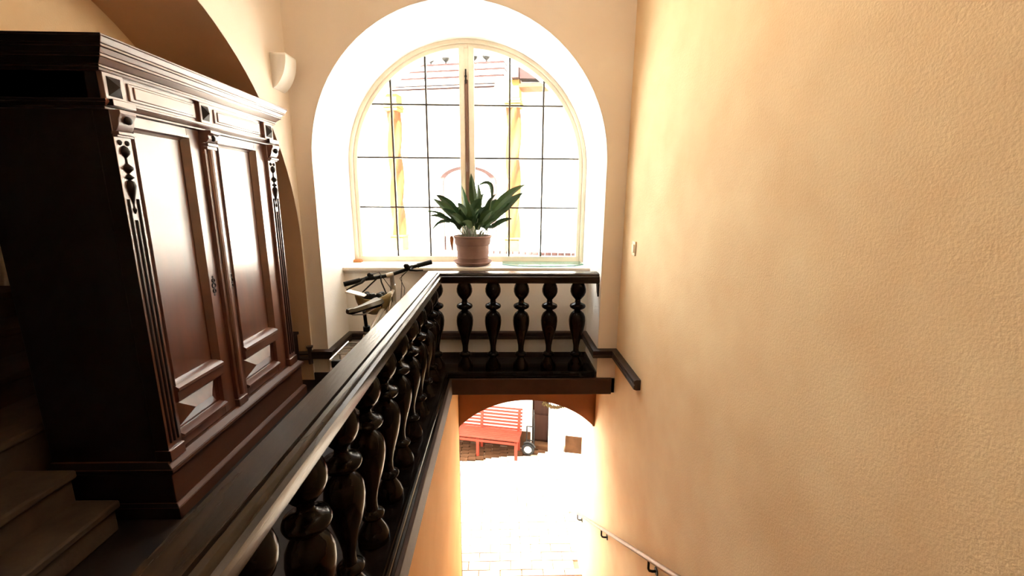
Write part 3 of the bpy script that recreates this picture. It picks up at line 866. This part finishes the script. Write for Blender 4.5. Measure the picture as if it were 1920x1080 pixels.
for i, (bx, tx, tz, cx_, cz_, wd, dy, ro) in enumerate(LV):
    by = rnd.uniform(-0.09, 0.09)
    leaf(U(bx, 0.0, by), U(cx_, cz_, by + dy * 0.5), U(tx, tz, by * 0.5 + dy), wd, 'leaf' if i % 3 else 'leaf2', ro)
for i in range(14):                             # bare stalks standing in the soil
    x, y = rnd.uniform(-.15, .16), rnd.uniform(-.12, .08)
    obj('stalk', MB().tube([U(x, 0, y), U(x * 1.1, 0.07, y), U(x * 1.15 + 0.01, 0.13, y)], 0.0028, 6), 'stem', pot)
lf = leaf(U(-.16, 0.0, -.05), U(-.27, 0.08, -.07), U(-.195, -.22, -.12), 0.055, 'dry', 1.0, stalk=0.3)
lf['label'] = 'dried orange leaf hanging over the pot rim'

pts = []
gx0, gx1 = 0.02, 0.90
for k in range(13):
    s = k / 12
    pts.append((gx0 + (gx1 - gx0) * s, 4.60 - 0.145 * math.sin(PI * s) ** 0.6))
poly = pts + [(gx1, 4.80), (gx0, 4.80)]
t = thing('glass_sheet', (0.46, 4.66, PZ), 'flat sheet of greenish glass with curved front edge lying on the sill', 'glass')
obj('sheet', MB().prism(poly, 'z', PZ + 0.001, PZ + 0.011), 'glass_green', t, smooth=0)
obj('ground_edge', MB().tube([(x, y - 0.001, PZ + 0.006) for x, y in pts], 0.0056, 6), 'glass_edge', t)

# ------------------------------------------------------------ bicycle leaning on the balustrade, helmet on its handlebar
bk = thing('bicycle', (-0.95, 3.2, 0), 'pale bicycle with black handlebar leaning behind the balustrade handrail', 'bicycle')
rear, front = Vector((-0.99, 2.66, 0.33)), Vector((-1.02, 3.70, 0.33))
bb = Vector((-0.96, 3.06, 0.30)); seat_top = Vector((-0.955, 2.955, 0.80)); head_t = Vector((-0.925, 3.63, 0.98)); head_b = Vector((-0.935, 3.665, 0.80))
m = MB()
m.tube([bb, seat_top], 0.016, 10); m.tube([head_b + Vector((0, 0, .04)), bb], 0.020, 10); m.tube([head_t - Vector((0, 0, .05)), seat_top - Vector((0, 0, .06))], 0.017, 10)
m.tube([head_b, head_t], 0.024, 12)
for s in (-0.06, 0.06):
    m.tube([bb + Vector((s * .4, 0, 0)), rear + Vector((s, 0, 0))], 0.010, 8); m.tube([seat_top + Vector((s * .3, 0, -.05)), rear + Vector((s, 0, 0))], 0.008, 8)
    m.tube([head_b + Vector((s * .8, 0, 0)), head_b + Vector((s, 0.0, -.06)), front + Vector((s, 0, 0))], 0.012, 8)
obj('frame', m, 'bikeframe', bk)
for nm, c in (('rear_wheel', rear), ('front_wheel', front)):
    wl = obj(nm, MB().torus(c, 0.310, 0.021, 'x', 40, 8), 'black', bk)
    obj('rim', MB().torus(c, 0.285, 0.011, 'x', 40, 6), 'chrome', wl)
    obj('hub', MB().lathe([(0, -.05), (.02, -.05), (.02, .05), (0, .05)], c, 12, axis='x'), 'chrome', wl)
    m = MB()
    for k in range(20):
        a = 2 * PI * k / 20
        m.tube([c + Vector(((-1) ** k * 0.03, 0, 0)), c + Vector((0, .28 * math.cos(a), .28 * math.sin(a)))], 0.0013, 4)
    o = obj('spokes', m, 'chrome', wl)
m = MB().tube([seat_top, seat_top + Vector((-0.002, -0.022, 0.135))], 0.0125, 10)
m.lathe([(0.0, -.02), (.024, -.02), (.024, .015), (0, .015)], seat_top, 12)
obj('seat_post', m, 'black', bk)
# saddle: narrow dark nose, wide light-catching tail
sc = Vector((-0.945, 2.90, 0.972)); sdv = Vector((0.66, 0.74, 0.10)).normalized()
m = MB(); vs = []; fs = []
ss = Vector((-sdv.y, sdv.x, 0)).normalized()
for k in range(11):
    s = k / 10
    p = sc + sdv * (0.125 - 0.250 * (1 - s))
    wv = 0.022 + 0.055 * (s ** 2.2) if s < 0.92 else 0.060
    zt = 0.012 + 0.018 * s * s + (0.006 if s < 0.15 else 0)
    th_ = 0.024 if 0 < k < 10 else 0.014
    vs += [p + ss * wv * .55 - Vector((0, 0, th_)), p + ss * wv + Vector((0, 0, zt - 0.022)), p + ss * wv * .6 + Vector((0, 0, zt)), p + Vector((0, 0, zt - 0.003)), p - ss * wv * .6 + Vector((0, 0, zt)),
           p - ss * wv + Vector((0, 0, zt - 0.022)), p - ss * wv * .55 - Vector((0, 0, th_))]
for k in range(10):
    for j in range(7):
        fs.append((k * 7 + j, k * 7 + (j + 1) % 7, (k + 1) * 7 + (j + 1) % 7, (k + 1) * 7 + j))
fs += [tuple(range(7)), tuple(range(70, 77))]
m.add(vs, fs)
sd_ = obj('saddle', m, 'saddle', bk, smooth=50)
obj('saddle_rails', MB().tube([sc - sdv * .09 - Vector((0, 0, .03)), sc - Vector((0, 0, .055)), sc + sdv * .09 - Vector((0, 0, .03))], 0.006, 6), 'chrome', sd_)
# handlebar
HL, HR = Vector((-1.262, 3.43, 1.024)), Vector((-0.612, 3.750, 1.158))
hd = (HR - HL).normalized(); hm = (HL + HR) / 2 - Vector((0, 0, 0.006))
m = MB().tube([HL, HL + hd * .16, HL + hd * .24 - Vector((0, 0, .012)), hm - hd * .04 - Vector((0, 0, .012)), hm + hd * .04 - Vector((0, 0, .012)), HR - hd * .24 - Vector((0, 0, .010)), HR - hd * .16, HR], 0.0155, 12)
hb = obj('handlebar', m, 'black', bk)
for e, s in ((HL, 1), (HR, -1)):
    obj('grip', MB().tube([e - hd * s * .005, e + hd * s * .125], 0.021, 12), 'black', hb)
    q0 = e + hd * s * .165
    m = MB().tube([q0, q0 + Vector((-.015, -.05, -.02)), e + hd * s * .10 + Vector((-.02, -.085, -.035)), e + hd * s * .05 + Vector((-.01, -.080, -.045))], [0.014, 0.011, 0.008, 0.006], 8)
    m.tube([q0 + hd * s * 0.0, q0 + hd * s * .07], 0.019, 10)
    obj('brake_lever', m, 'black', hb)
    obj('shifter', MB().ball(q0 + hd * s * .05 + Vector((0, -.03, .025)), 0.020, 10, sx=1.3), 'black', hb)
m = MB().tube([head_t - Vector((0, 0, .02)), head_t + Vector((-.004, -.005, .075)), hm - Vector((0, 0, .014))], [0.019, 0.018, 0.018], 10)
m.tube([hm - hd * .03 - Vector((0, 0, .014)), hm + hd * .03 - Vector((0, 0, .014))], 0.022, 12)
obj('stem', m, 'chrome', bk)
m = MB()
m.tube([HR - hd * .17, HR - hd * .26 + Vector((.0, -.03, -.05)), head_t + Vector((.08, -.02, .0)), head_t + Vector((.06, .0, -.16)), head_t + Vector((.02, 0, -.25))], 0.003, 6)
m.tube([HR - hd * .18, HR - hd * .28 + Vector((.0, -.01, -.07)), head_t + Vector((.10, -.0, -.03)), head_t + Vector((.085, .0, -.18)), head_t + Vector((.03, 0, -.28))], 0.003, 6)
m.tube([HL + hd * .17, HL + hd * .25 + Vector((0, -.06, .03)), hm + Vector((-.07, -.06, .02)), head_t + Vector((-.01, -.04, -.02)), head_t + Vector((0, -.03, -.15))], 0.003, 6)
obj('cables', m, 'black', bk)
m = MB()
for x in (-1.02, -0.90):
    m.tube([(x, 2.44, .760), (x, 2.76, .765)], 0.007, 8)
    m.tube([(x, 2.60, .76), (x - (.0), 2.655, .36)], 0.006, 6)
for y in (2.44, 2.55, 2.66, 2.76):
    m.tube([(-1.02, y, .760), (-0.90, y, .762)], 0.006, 8)
rk = obj('rear_rack', m, 'chrome', bk)
obj('rear_lamp', MB().box(-1.0, -0.92, 2.405, 2.435, .725, .77), 'black', rk, bevel=0.006)
m = MB().tube([bb + Vector((-.09, 0, 0)), bb + Vector((.09, 0, 0))], 0.016, 10)
m.tube([bb + Vector((.09, 0, 0)), bb + Vector((.095, .08, -.13))], 0.010, 8); m.tube([bb + Vector((-.09, 0, 0)), bb + Vector((-.095, -.08, .13))], 0.010, 8)
m.box(bb.x + .10, bb.x + .18, bb.y + .05, bb.y + .12, bb.z - .145, bb.z - .12); m.box(bb.x - .18, bb.x - .10, bb.y - .12, bb.y - .05, bb.z + .12, bb.z + .145)
m.torus(bb + Vector((.06, 0, 0)), 0.085, 0.006, 'x', 28, 6)
obj('crank', m, 'black', bk)

hc = Vector((-1.015, 3.36, 0.935))
ht = thing('bicycle_helmet', hc, 'olive-yellow bicycle helmet hanging upside down from the bicycle handlebar', 'helmet')
m = MB(); vs = []; fs = []
N, K = 20, 8
for i in range(K + 1):
    a = (PI / 2) * i / K
    for k in range(N):
        t_ = 2 * PI * k / N
        vs.append((hc.x + .145 * math.sin(a) * math.cos(t_), hc.y + .105 * math.sin(a) * math.sin(t_), hc.z + 0.02 - 0.165 * math.cos(a) + 0.022 * math.cos(2 * t_) * (i / K) ** 3))
for i in range(K):
    for k in range(N):
        fs.append((i * N + k, i * N + (k + 1) % N, (i + 1) * N + (k + 1) % N, (i + 1) * N + k))
m.add(vs, fs)
shl = obj('shell', m, 'helmet', ht, smooth=60)
so = shl.modifiers.new('solid', 'SOLIDIFY'); so.thickness = 0.016; so.offset = -1
m = MB()
for dx, dy in ((-.05, -.02), (.0, -.03), (.05, -.02), (.06, .03), (-.06, .03)):
    m.ball((hc.x + dx, hc.y + dy, hc.z + 0.005), 0.032, 10, sz=1.1)
obj('padding', m, 'black', ht)
m = MB().prism([(hc.x - .185, hc.z + .055), (hc.x - .04, hc.z + .022), (hc.x - .04, hc.z + .030), (hc.x - .18, hc.z + .068)], 'y', hc.y - .11, hc.y - .02)
obj('visor', m, 'white', ht, bevel=0.003)
m = MB()
m.tube([hc + Vector((.11, -.02, .03)), hc + Vector((.07, .0, .12)), hc + Vector((.05, .05, .165))], 0.006, 6)
m.tube([hc + Vector((-.09, -.02, .03)), hc + Vector((-.02, .02, .10)), hc + Vector((.05, .05, .165))], 0.006, 6)
obj('strap', m, 'black', ht)
m = MB()
for k in range(5):
    a = -0.9 + 0.45 * k
    m.ball((hc.x + .10 * math.sin(a), hc.y - .088 * math.cos(a) ** .5, hc.z - .045), 0.020, 8, sx=.5, sy=.35, sz=1.3)
obj('vents', m, 'carving', ht)

# ------------------------------------------------------------ the courtyard: house across, paving, bench
TH = -math.radians(12)
house = thing('courtyard_house', (0, 8.2, GND), 'white house across the courtyard with an upper gallery of twisted wooden columns', 'building', rz=TH, local=True)
H = -GND                                       # local z of the landing level
def hz(z): return z + H
m = MB()
m.box(-9.0, 0.66, 0.0, 0.25, 0.0, hz(0.60)); m.box(1.36, 9.0, 0.0, 0.25, 0.0, hz(0.60)); m.box(0.66, 1.36, 0.0, 0.25, hz(-1.4), hz(0.60))
obj('ground_floor_wall', m, 'facade', house, smooth=0)
m = MB()
m.box(-9.0, 9.0, 1.30, 1.5, hz(0.3), hz(4.3)); m.box(-9, 9, 0.25, 1.3, hz(.30), hz(.50))
obj('gallery_wall', m, 'facade', house, smooth=0)
obj('gallery_ceiling', MB().box(-9, 9, 0.12, 1.5, hz(3.72), hz(3.80)), 'eave_w', house)
m = MB().box(-9.0, 9.0, -0.05, 0.27, hz(0.60), hz(0.66))
pr = obj('parapet_cap', m, 'facade2', house, bevel=0.01)
brick = MB().box(-0.055, 0.055, -0.07, 0.02, 0, 0.055).mesh('coping_tile', M['surround'], smooth=0)
for k in range(22):
    o = bpy.data.objects.new('coping_tile', brick); COL.objects.link(o); o.parent = pr
    o.location = (-0.30 + k * 0.122, -0.0, hz(0.66))
obj('dado', MB().box(-9, 0.64, -0.03, 0.0, 0.0, 0.36).box(1.36, 9.0, -0.03, 0.0, 0.0, 0.36), 'dado', house, smooth=0)
# gallery columns with twisted shafts
def column(u, r, twist=1):
    m = MB(); vs = []; fs = []
    z0_, z1_ = hz(0.97), hz(3.30); n, L = 24, 60
    for j in range(L + 1):
        s = j / L
        for k in range(n):
            a = 2 * PI * k / n
            rr = r * (1 - 0.06 * s) * (1.0 + 0.24 * math.cos(3 * (a - twist * s * 5.2)))
            vs.append((u + rr * math.cos(a), rr * math.sin(a) + 0.12, z0_ + (z1_ - z0_) * s))
    for j in range(L):
        for k in range(n):
            fs.append((j * n + k, j * n + (k + 1) % n, (j + 1) * n + (k + 1) % n, (j + 1) * n + k))
    m.add(vs, fs)
    c = obj('column', m, 'larch', house, smooth=60)
    e = r * 1.12
    obj('column_base', MB().box(u - e, u + e, .12 - e, .12 + e, hz(0.66), hz(0.93)).box(u - e * 1.12, u + e * 1.12, .12 - e * 1.12, .12 + e * 1.12, hz(.93), hz(.97)), 'larch_y', c, bevel=0.01)
    m = MB().box(u - e * .9, u + e * .9, .12 - e * .9, .12 + e * .9, hz(3.45), hz(3.76)).box(u - e * 1.1, u + e * 1.1, .12 - e * 1.1, .12 + e * 1.1, hz(3.36), hz(3.40)).box(u - e, u + e, .12 - e, .12 + e, hz(3.30), hz(3.36)).box(u - e, u + e, .12 - e, .12 + e, hz(3.40), hz(3.45))
    obj('column_capital', m, 'larch_y', c, bevel=0.008)
for u in (-4.5, -2.12, 0.215, 2.6):
    column(u, 0.125)
# eaves: stacked boards, brown rounded lower edge, gutter
m = MB()
m.box(-7, 0.10, -0.02, 0.30, hz(3.60), hz(3.64)); m.box(-7, 0.10, -0.10, -0.02, hz(3.655), hz(3.675))
ev = obj('eave_boards', m, 'eave_w', house, bevel=0.005)
obj('eave_beam', MB().box(-2.05, -0.10, -0.06, 0.1, hz(3.635), hz(3.705)).box(-7, -2.3, -0.06, 0.1, hz(3.635), hz(3.705)), 'eave', house, bevel=0.012)
m = MB().box(-1.95, 0.10, -0.14, 0.05, hz(3.70), hz(3.79)).box(-1.95, .1, -.17, .05, hz(3.81), hz(3.89)).box(-1.95, .1, -.20, .05, hz(3.91), hz(3.985))
obj('fascia_boards', m, 'eave_w', house, bevel=0.006)
m = MB().box(-1.95, .08, -.16, .04, hz(3.785), hz(3.812)).box(-1.90, .1, -.19, .04, hz(3.887), hz(3.915)).box(-1.80, .1, -.22, .04, hz(3.98), hz(4.01))
obj('eave_lines', m, 'eave', house)
for u in (-1.52, -1.25, -0.97, -0.46, -0.23):
    m = MB().lathe([(0.0, 0), (0.016, 0.005), (0.022, 0.04), (0.06, 0.065), (0.078, 0.095), (0.060, 0.13), (0.020, 0.15), (0.016, 0.23), (0.0, 0.25)], (u, -0.12, hz(4.02)), 12)
    obj('finial', m, 'iron', house)
m = MB().prism([(0.36, hz(4.25)), (0.36, hz(3.74)), (2.2, hz(3.66)), (2.2, hz(3.90))], 'y', -0.12, 0.30)
obj('side_gable', m, 'eave', house)
obj('gable_post', MB().box(.20, .34, -.1, .2, hz(3.76), hz(4.3)), 'surround', house, bevel=0.01)
m = MB().box(.34, 3.0, -.10, .3, hz(3.60), hz(3.66))
obj('side_beam', m, 'larch', house, bevel=0.006)
obj('roof', MB().add([(-7, -.05, hz(4.02)), (.1, -.05, hz(4.02)), (.1, 1.6, hz(4.3)), (-7, 1.6, hz(4.3)), (-7, -.05, hz(4.0)), (.1, -.05, hz(4.0)), (.1, 1.6, hz(4.2)), (-7, 1.6, hz(4.2))],
    [(0, 1, 2, 3), (4, 7, 6, 5), (0, 4, 5, 1), (1, 5, 6, 2), (2, 6, 7, 3), (3, 7, 4, 0)]), 'facade2', house)
# arched gallery door
dc, dr = -1.005, 0.64
def arc_band(r0, r1, zs, zb, y0, y1, m, flat=0.55):
    o = [(dc - r1, zb), (dc - r1, zs)] + [(dc - r1 * math.cos(PI * k / 24), zs + flat * r1 * math.sin(PI * k / 24)) for k in range(1, 24)] + [(dc + r1, zs), (dc + r1, zb)]
    i = [(dc - r0, zb), (dc - r0, zs)] + [(dc - r0 * math.cos(PI * k / 24), zs + flat * r0 * math.sin(PI * k / 24)) for k in range(1, 24)] + [(dc + r0, zs), (dc + r0, zb)]
    vs = []; fs = []
    for (x, z), (x2, z2) in zip(o, i):
        vs += [(x, y0, z), (x2, y0, z2), (x, y1, z), (x2, y1, z2)]
    for k in range(len(o) - 1):
        a, c = 4 * k, 4 * k + 4
        fs += [(a, a + 1, c + 1, c), (a + 1, a + 3, c + 3, c + 1), (a, c, c + 2, a + 2)]
    return m.add(vs, fs)
ad = obj('arched_surround', arc_band(dr - 0.10, dr, hz(2.02), hz(0.5), 1.20, 1.30, MB()), 'surround', house)
m = MB()
m.box(dc - dr + .10, dc - 0.015, 1.25, 1.29, hz(.85), hz(2.30)); m.box(dc + 0.015, dc + dr - .1, 1.25, 1.29, hz(.5), hz(2.30))
obj('door_leaf', m, 'facade', ad, bevel=0.01)
obj('lower_panel', MB().box(dc - dr + .12, dc - 0.02, 1.22, 1.26, hz(.5), hz(.84)), 'surround', ad, bevel=0.01)
obj('meeting_stile', MB().box(dc - 0.02, dc + 0.03, 1.21, 1.25, hz(.5), hz(2.28)), 'facade2', ad, bevel=0.005)
# ground floor: brown door, white pier
bd = obj('brown_door', MB().box(0.66, 1.02, 0.10, 0.16, 0.02, hz(-1.4)), 'brown_door', house)
for z0_, z1_ in ((0.16, 0.72), (0.76, 1.24), (1.28, 1.95)):
    obj('door_panel', MB().box(0.69, 0.985, 0.07, 0.11, z0_, z1_), 'brown_door', bd, bevel=0.008)
obj('door_step', MB().box(0.62, 1.04, -0.06, 0.2, 0.0, 0.11), 'dado', bd, bevel=0.01)
obj('white_pier', MB().box(1.015, 1.335, -0.10, 0.25, 0.0, hz(0.60)), 'facade', house, bevel=0.012)
# dried wreath hanging on the pier
wr = thing('dried_wreath', (0, 0, 0), 'wreath of dried twigs hanging on the white pier outside the stair door', 'wreath', rz=0, local=True)
ct, st2 = math.cos(TH), math.sin(TH)
wr.location = (1.13 * ct + 0.14 * st2, 8.2 + 1.13 * st2 - 0.14 * ct, -2.13)
wr.rotation_euler = (0, 0, TH)
obj('hoop', MB().torus((0, 0, 0), 0.24, 0.028, 'y', 32, 8), 'twig', wr)
for nm, ma, cnt in (('twigs', 'twig', 110), ('dry_leaves', 'twig2', 60)):
    m = MB()
    for k in range(cnt):
        a = rnd.random() * 2 * PI
        c = Vector((.24 * math.cos(a), rnd.uniform(-.03, .02), .24 * math.sin(a)))
        d = Vector((rnd.uniform(-1, 1), rnd.uniform(-.6, .1), rnd.uniform(-1, 1))).normalized()
        if nm == 'twigs': m.tube([c, c + d * rnd.uniform(.04, .10)], 0.005, 4)
        else:
            s_ = d.cross(Vector((0, 1, 0.2))).normalized() * .016
            m.add([c, c + d * .04 + s_, c + d * .08, c + d * .04 - s_], [(0, 1, 2, 3)])
    o = obj(nm, m, ma, wr); o['kind'] = 'stuff'

# paving of the courtyard: rows of bricks that can be told apart, plain ground beyond
b = MB().box(-9, 9, 4.70, 14, GND - 0.25, GND - 0.022)
gr = struct('courtyard_ground', b, 'joint')
obj('distant_paving', MB().box(-9, -1.05, 4.95, 8.7, GND - .02, GND).box(1.95, 9, 4.95, 8.7, GND - .02, GND), 'paving', gr)
bw, bh = 0.30, 0.15
pm = [MB().box(-bw / 2 + g, bw / 2 - g, -bh / 2 + g, bh / 2 - g, -0.02, h).mesh('brick', M['paving'], smooth=0) for g, h in ((.006, .0), (.008, .003), (.005, .005))]
nb = 0
y = 4.99; row = 0
while y < 8.7 and nb < 300:
    x = -1.05 + (bw / 2 if row % 2 else 0)
    while x < 1.95 and nb < 300:
        if (y > 5.3 or -0.66 < x < 1.1) and y < 7.53 + (x + 1.2) * 0.155 and x > -0.95 - 0.0 * y:
            o = bpy.data.objects.new('brick', pm[rnd.randrange(3)]); COL.objects.link(o); o.parent = gr
            o.location = (x, y, GND); o.rotation_euler = (rnd.uniform(-.01, .01), rnd.uniform(-.01, .01), rnd.uniform(-.01, .01)); nb += 1
        x += bw
    y += bh; row += 1
sett = MB().box(-.075, .075, -.055, .055, -.03, .012).mesh('sett', M['dado'], smooth=0)
for i in range(20):
    x = -1.2 + i * 0.158
    yb = 7.60 + (x + 1.2) * 0.155
    yt = 8.2 - x * 0.2126 - 0.06
    y = yb
    while y < yt - 0.03:
        o = bpy.data.objects.new('sett', sett); COL.objects.link(o); o.parent = gr
        o.location = (x + rnd.uniform(-.008, .008), y, GND); o.rotation_euler = (0, 0, -0.1 + rnd.uniform(-.04, .04)); y += 0.118
# red slatted bench
bn = thing('garden_bench', (-0.18 * ct, 0, GND), 'red slatted wooden garden bench against the white courtyard wall', 'bench', rz=TH, local=True)
bn.location = (-0.38 * ct + 0.52 * st2, 8.2 - 0.38 * st2 - 0.52 * ct, GND)
BW0, BW1 = -0.95, 0.86
for k in range(7):
    z = 0.46 + 0.068 * k
    y = 0.36 + 0.012 * k
    obj('back_slat', MB().box(BW0, BW1, y, y + 0.022, z, z + 0.036), 'red', bn, bevel=0.004)
for k in range(6):
    y = -0.02 + 0.066 * k
    obj('seat_slat', MB().box(BW0, BW1, y, y + 0.055, 0.425, 0.450), 'red', bn, bevel=0.004)
for x in (-0.78, 0.02, 0.80):
    obj('back_post', MB().prism([(0.335, 0.0), (0.375, 0.0), (0.355, 0.42), (0.445, 0.90), (0.41, 0.90), (0.32, 0.42)], 'x', x - .028, x + .028), 'red', bn, bevel=0.004)
    obj('front_leg', MB().box(x - .028, x + .028, 0.0, 0.05, 0.0, 0.425), 'red', bn, bevel=0.004)
    obj('seat_bearer', MB().box(x - .024, x + .024, 0.0, 0.36, 0.37, 0.425), 'red', bn, bevel=0.004)
obj('front_rail', MB().box(BW0 + .1, BW1 - .08, 0.005, 0.03, 0.33, 0.385), 'red', bn, bevel=0.004)
# sack truck beside the bench
sk = thing('sack_truck', (0, 0, GND), 'black sack truck with white-hubbed wheel beside the bench', 'cart', rz=TH, local=True)
sk.location = (0.63 * ct + 0.28 * st2, 8.2 + 0.63 * st2 - 0.28 * ct, GND)
m = MB().tube([(0.10, .12, .05), (.10, .16, .55), (.08, .22, .88), (.08, .14, .93)], 0.014, 8)
m.tube([(-0.05, .12, .05), (-.05, .16, .55)], 0.014, 8); m.tube([(-.05, .16, .55), (.10, .16, .55)], 0.012, 8); m.tube([(-.05, .14, .25), (.10, .14, .25)], 0.012, 8)
obj('frame', m, 'iron', sk)
wl = obj('tyre', MB().torus((0, 0, .135), 0.098, 0.033, 'y', 28, 10), 'black', sk)
obj('hub', MB().lathe([(0, -.03), (.045, -.035), (.082, -.02), (.082, .02), (.0, .03)], (0, 0, .135), 20, axis='y'), 'white', wl)
obj('mudguard', MB().torus((0, 0.0, .145), 0.145, 0.018, 'y', 20, 6, a0=0.3, a1=2.2), 'iron', sk)

for o in list(bpy.data.objects):
    if '_local' in o: del o['_local']
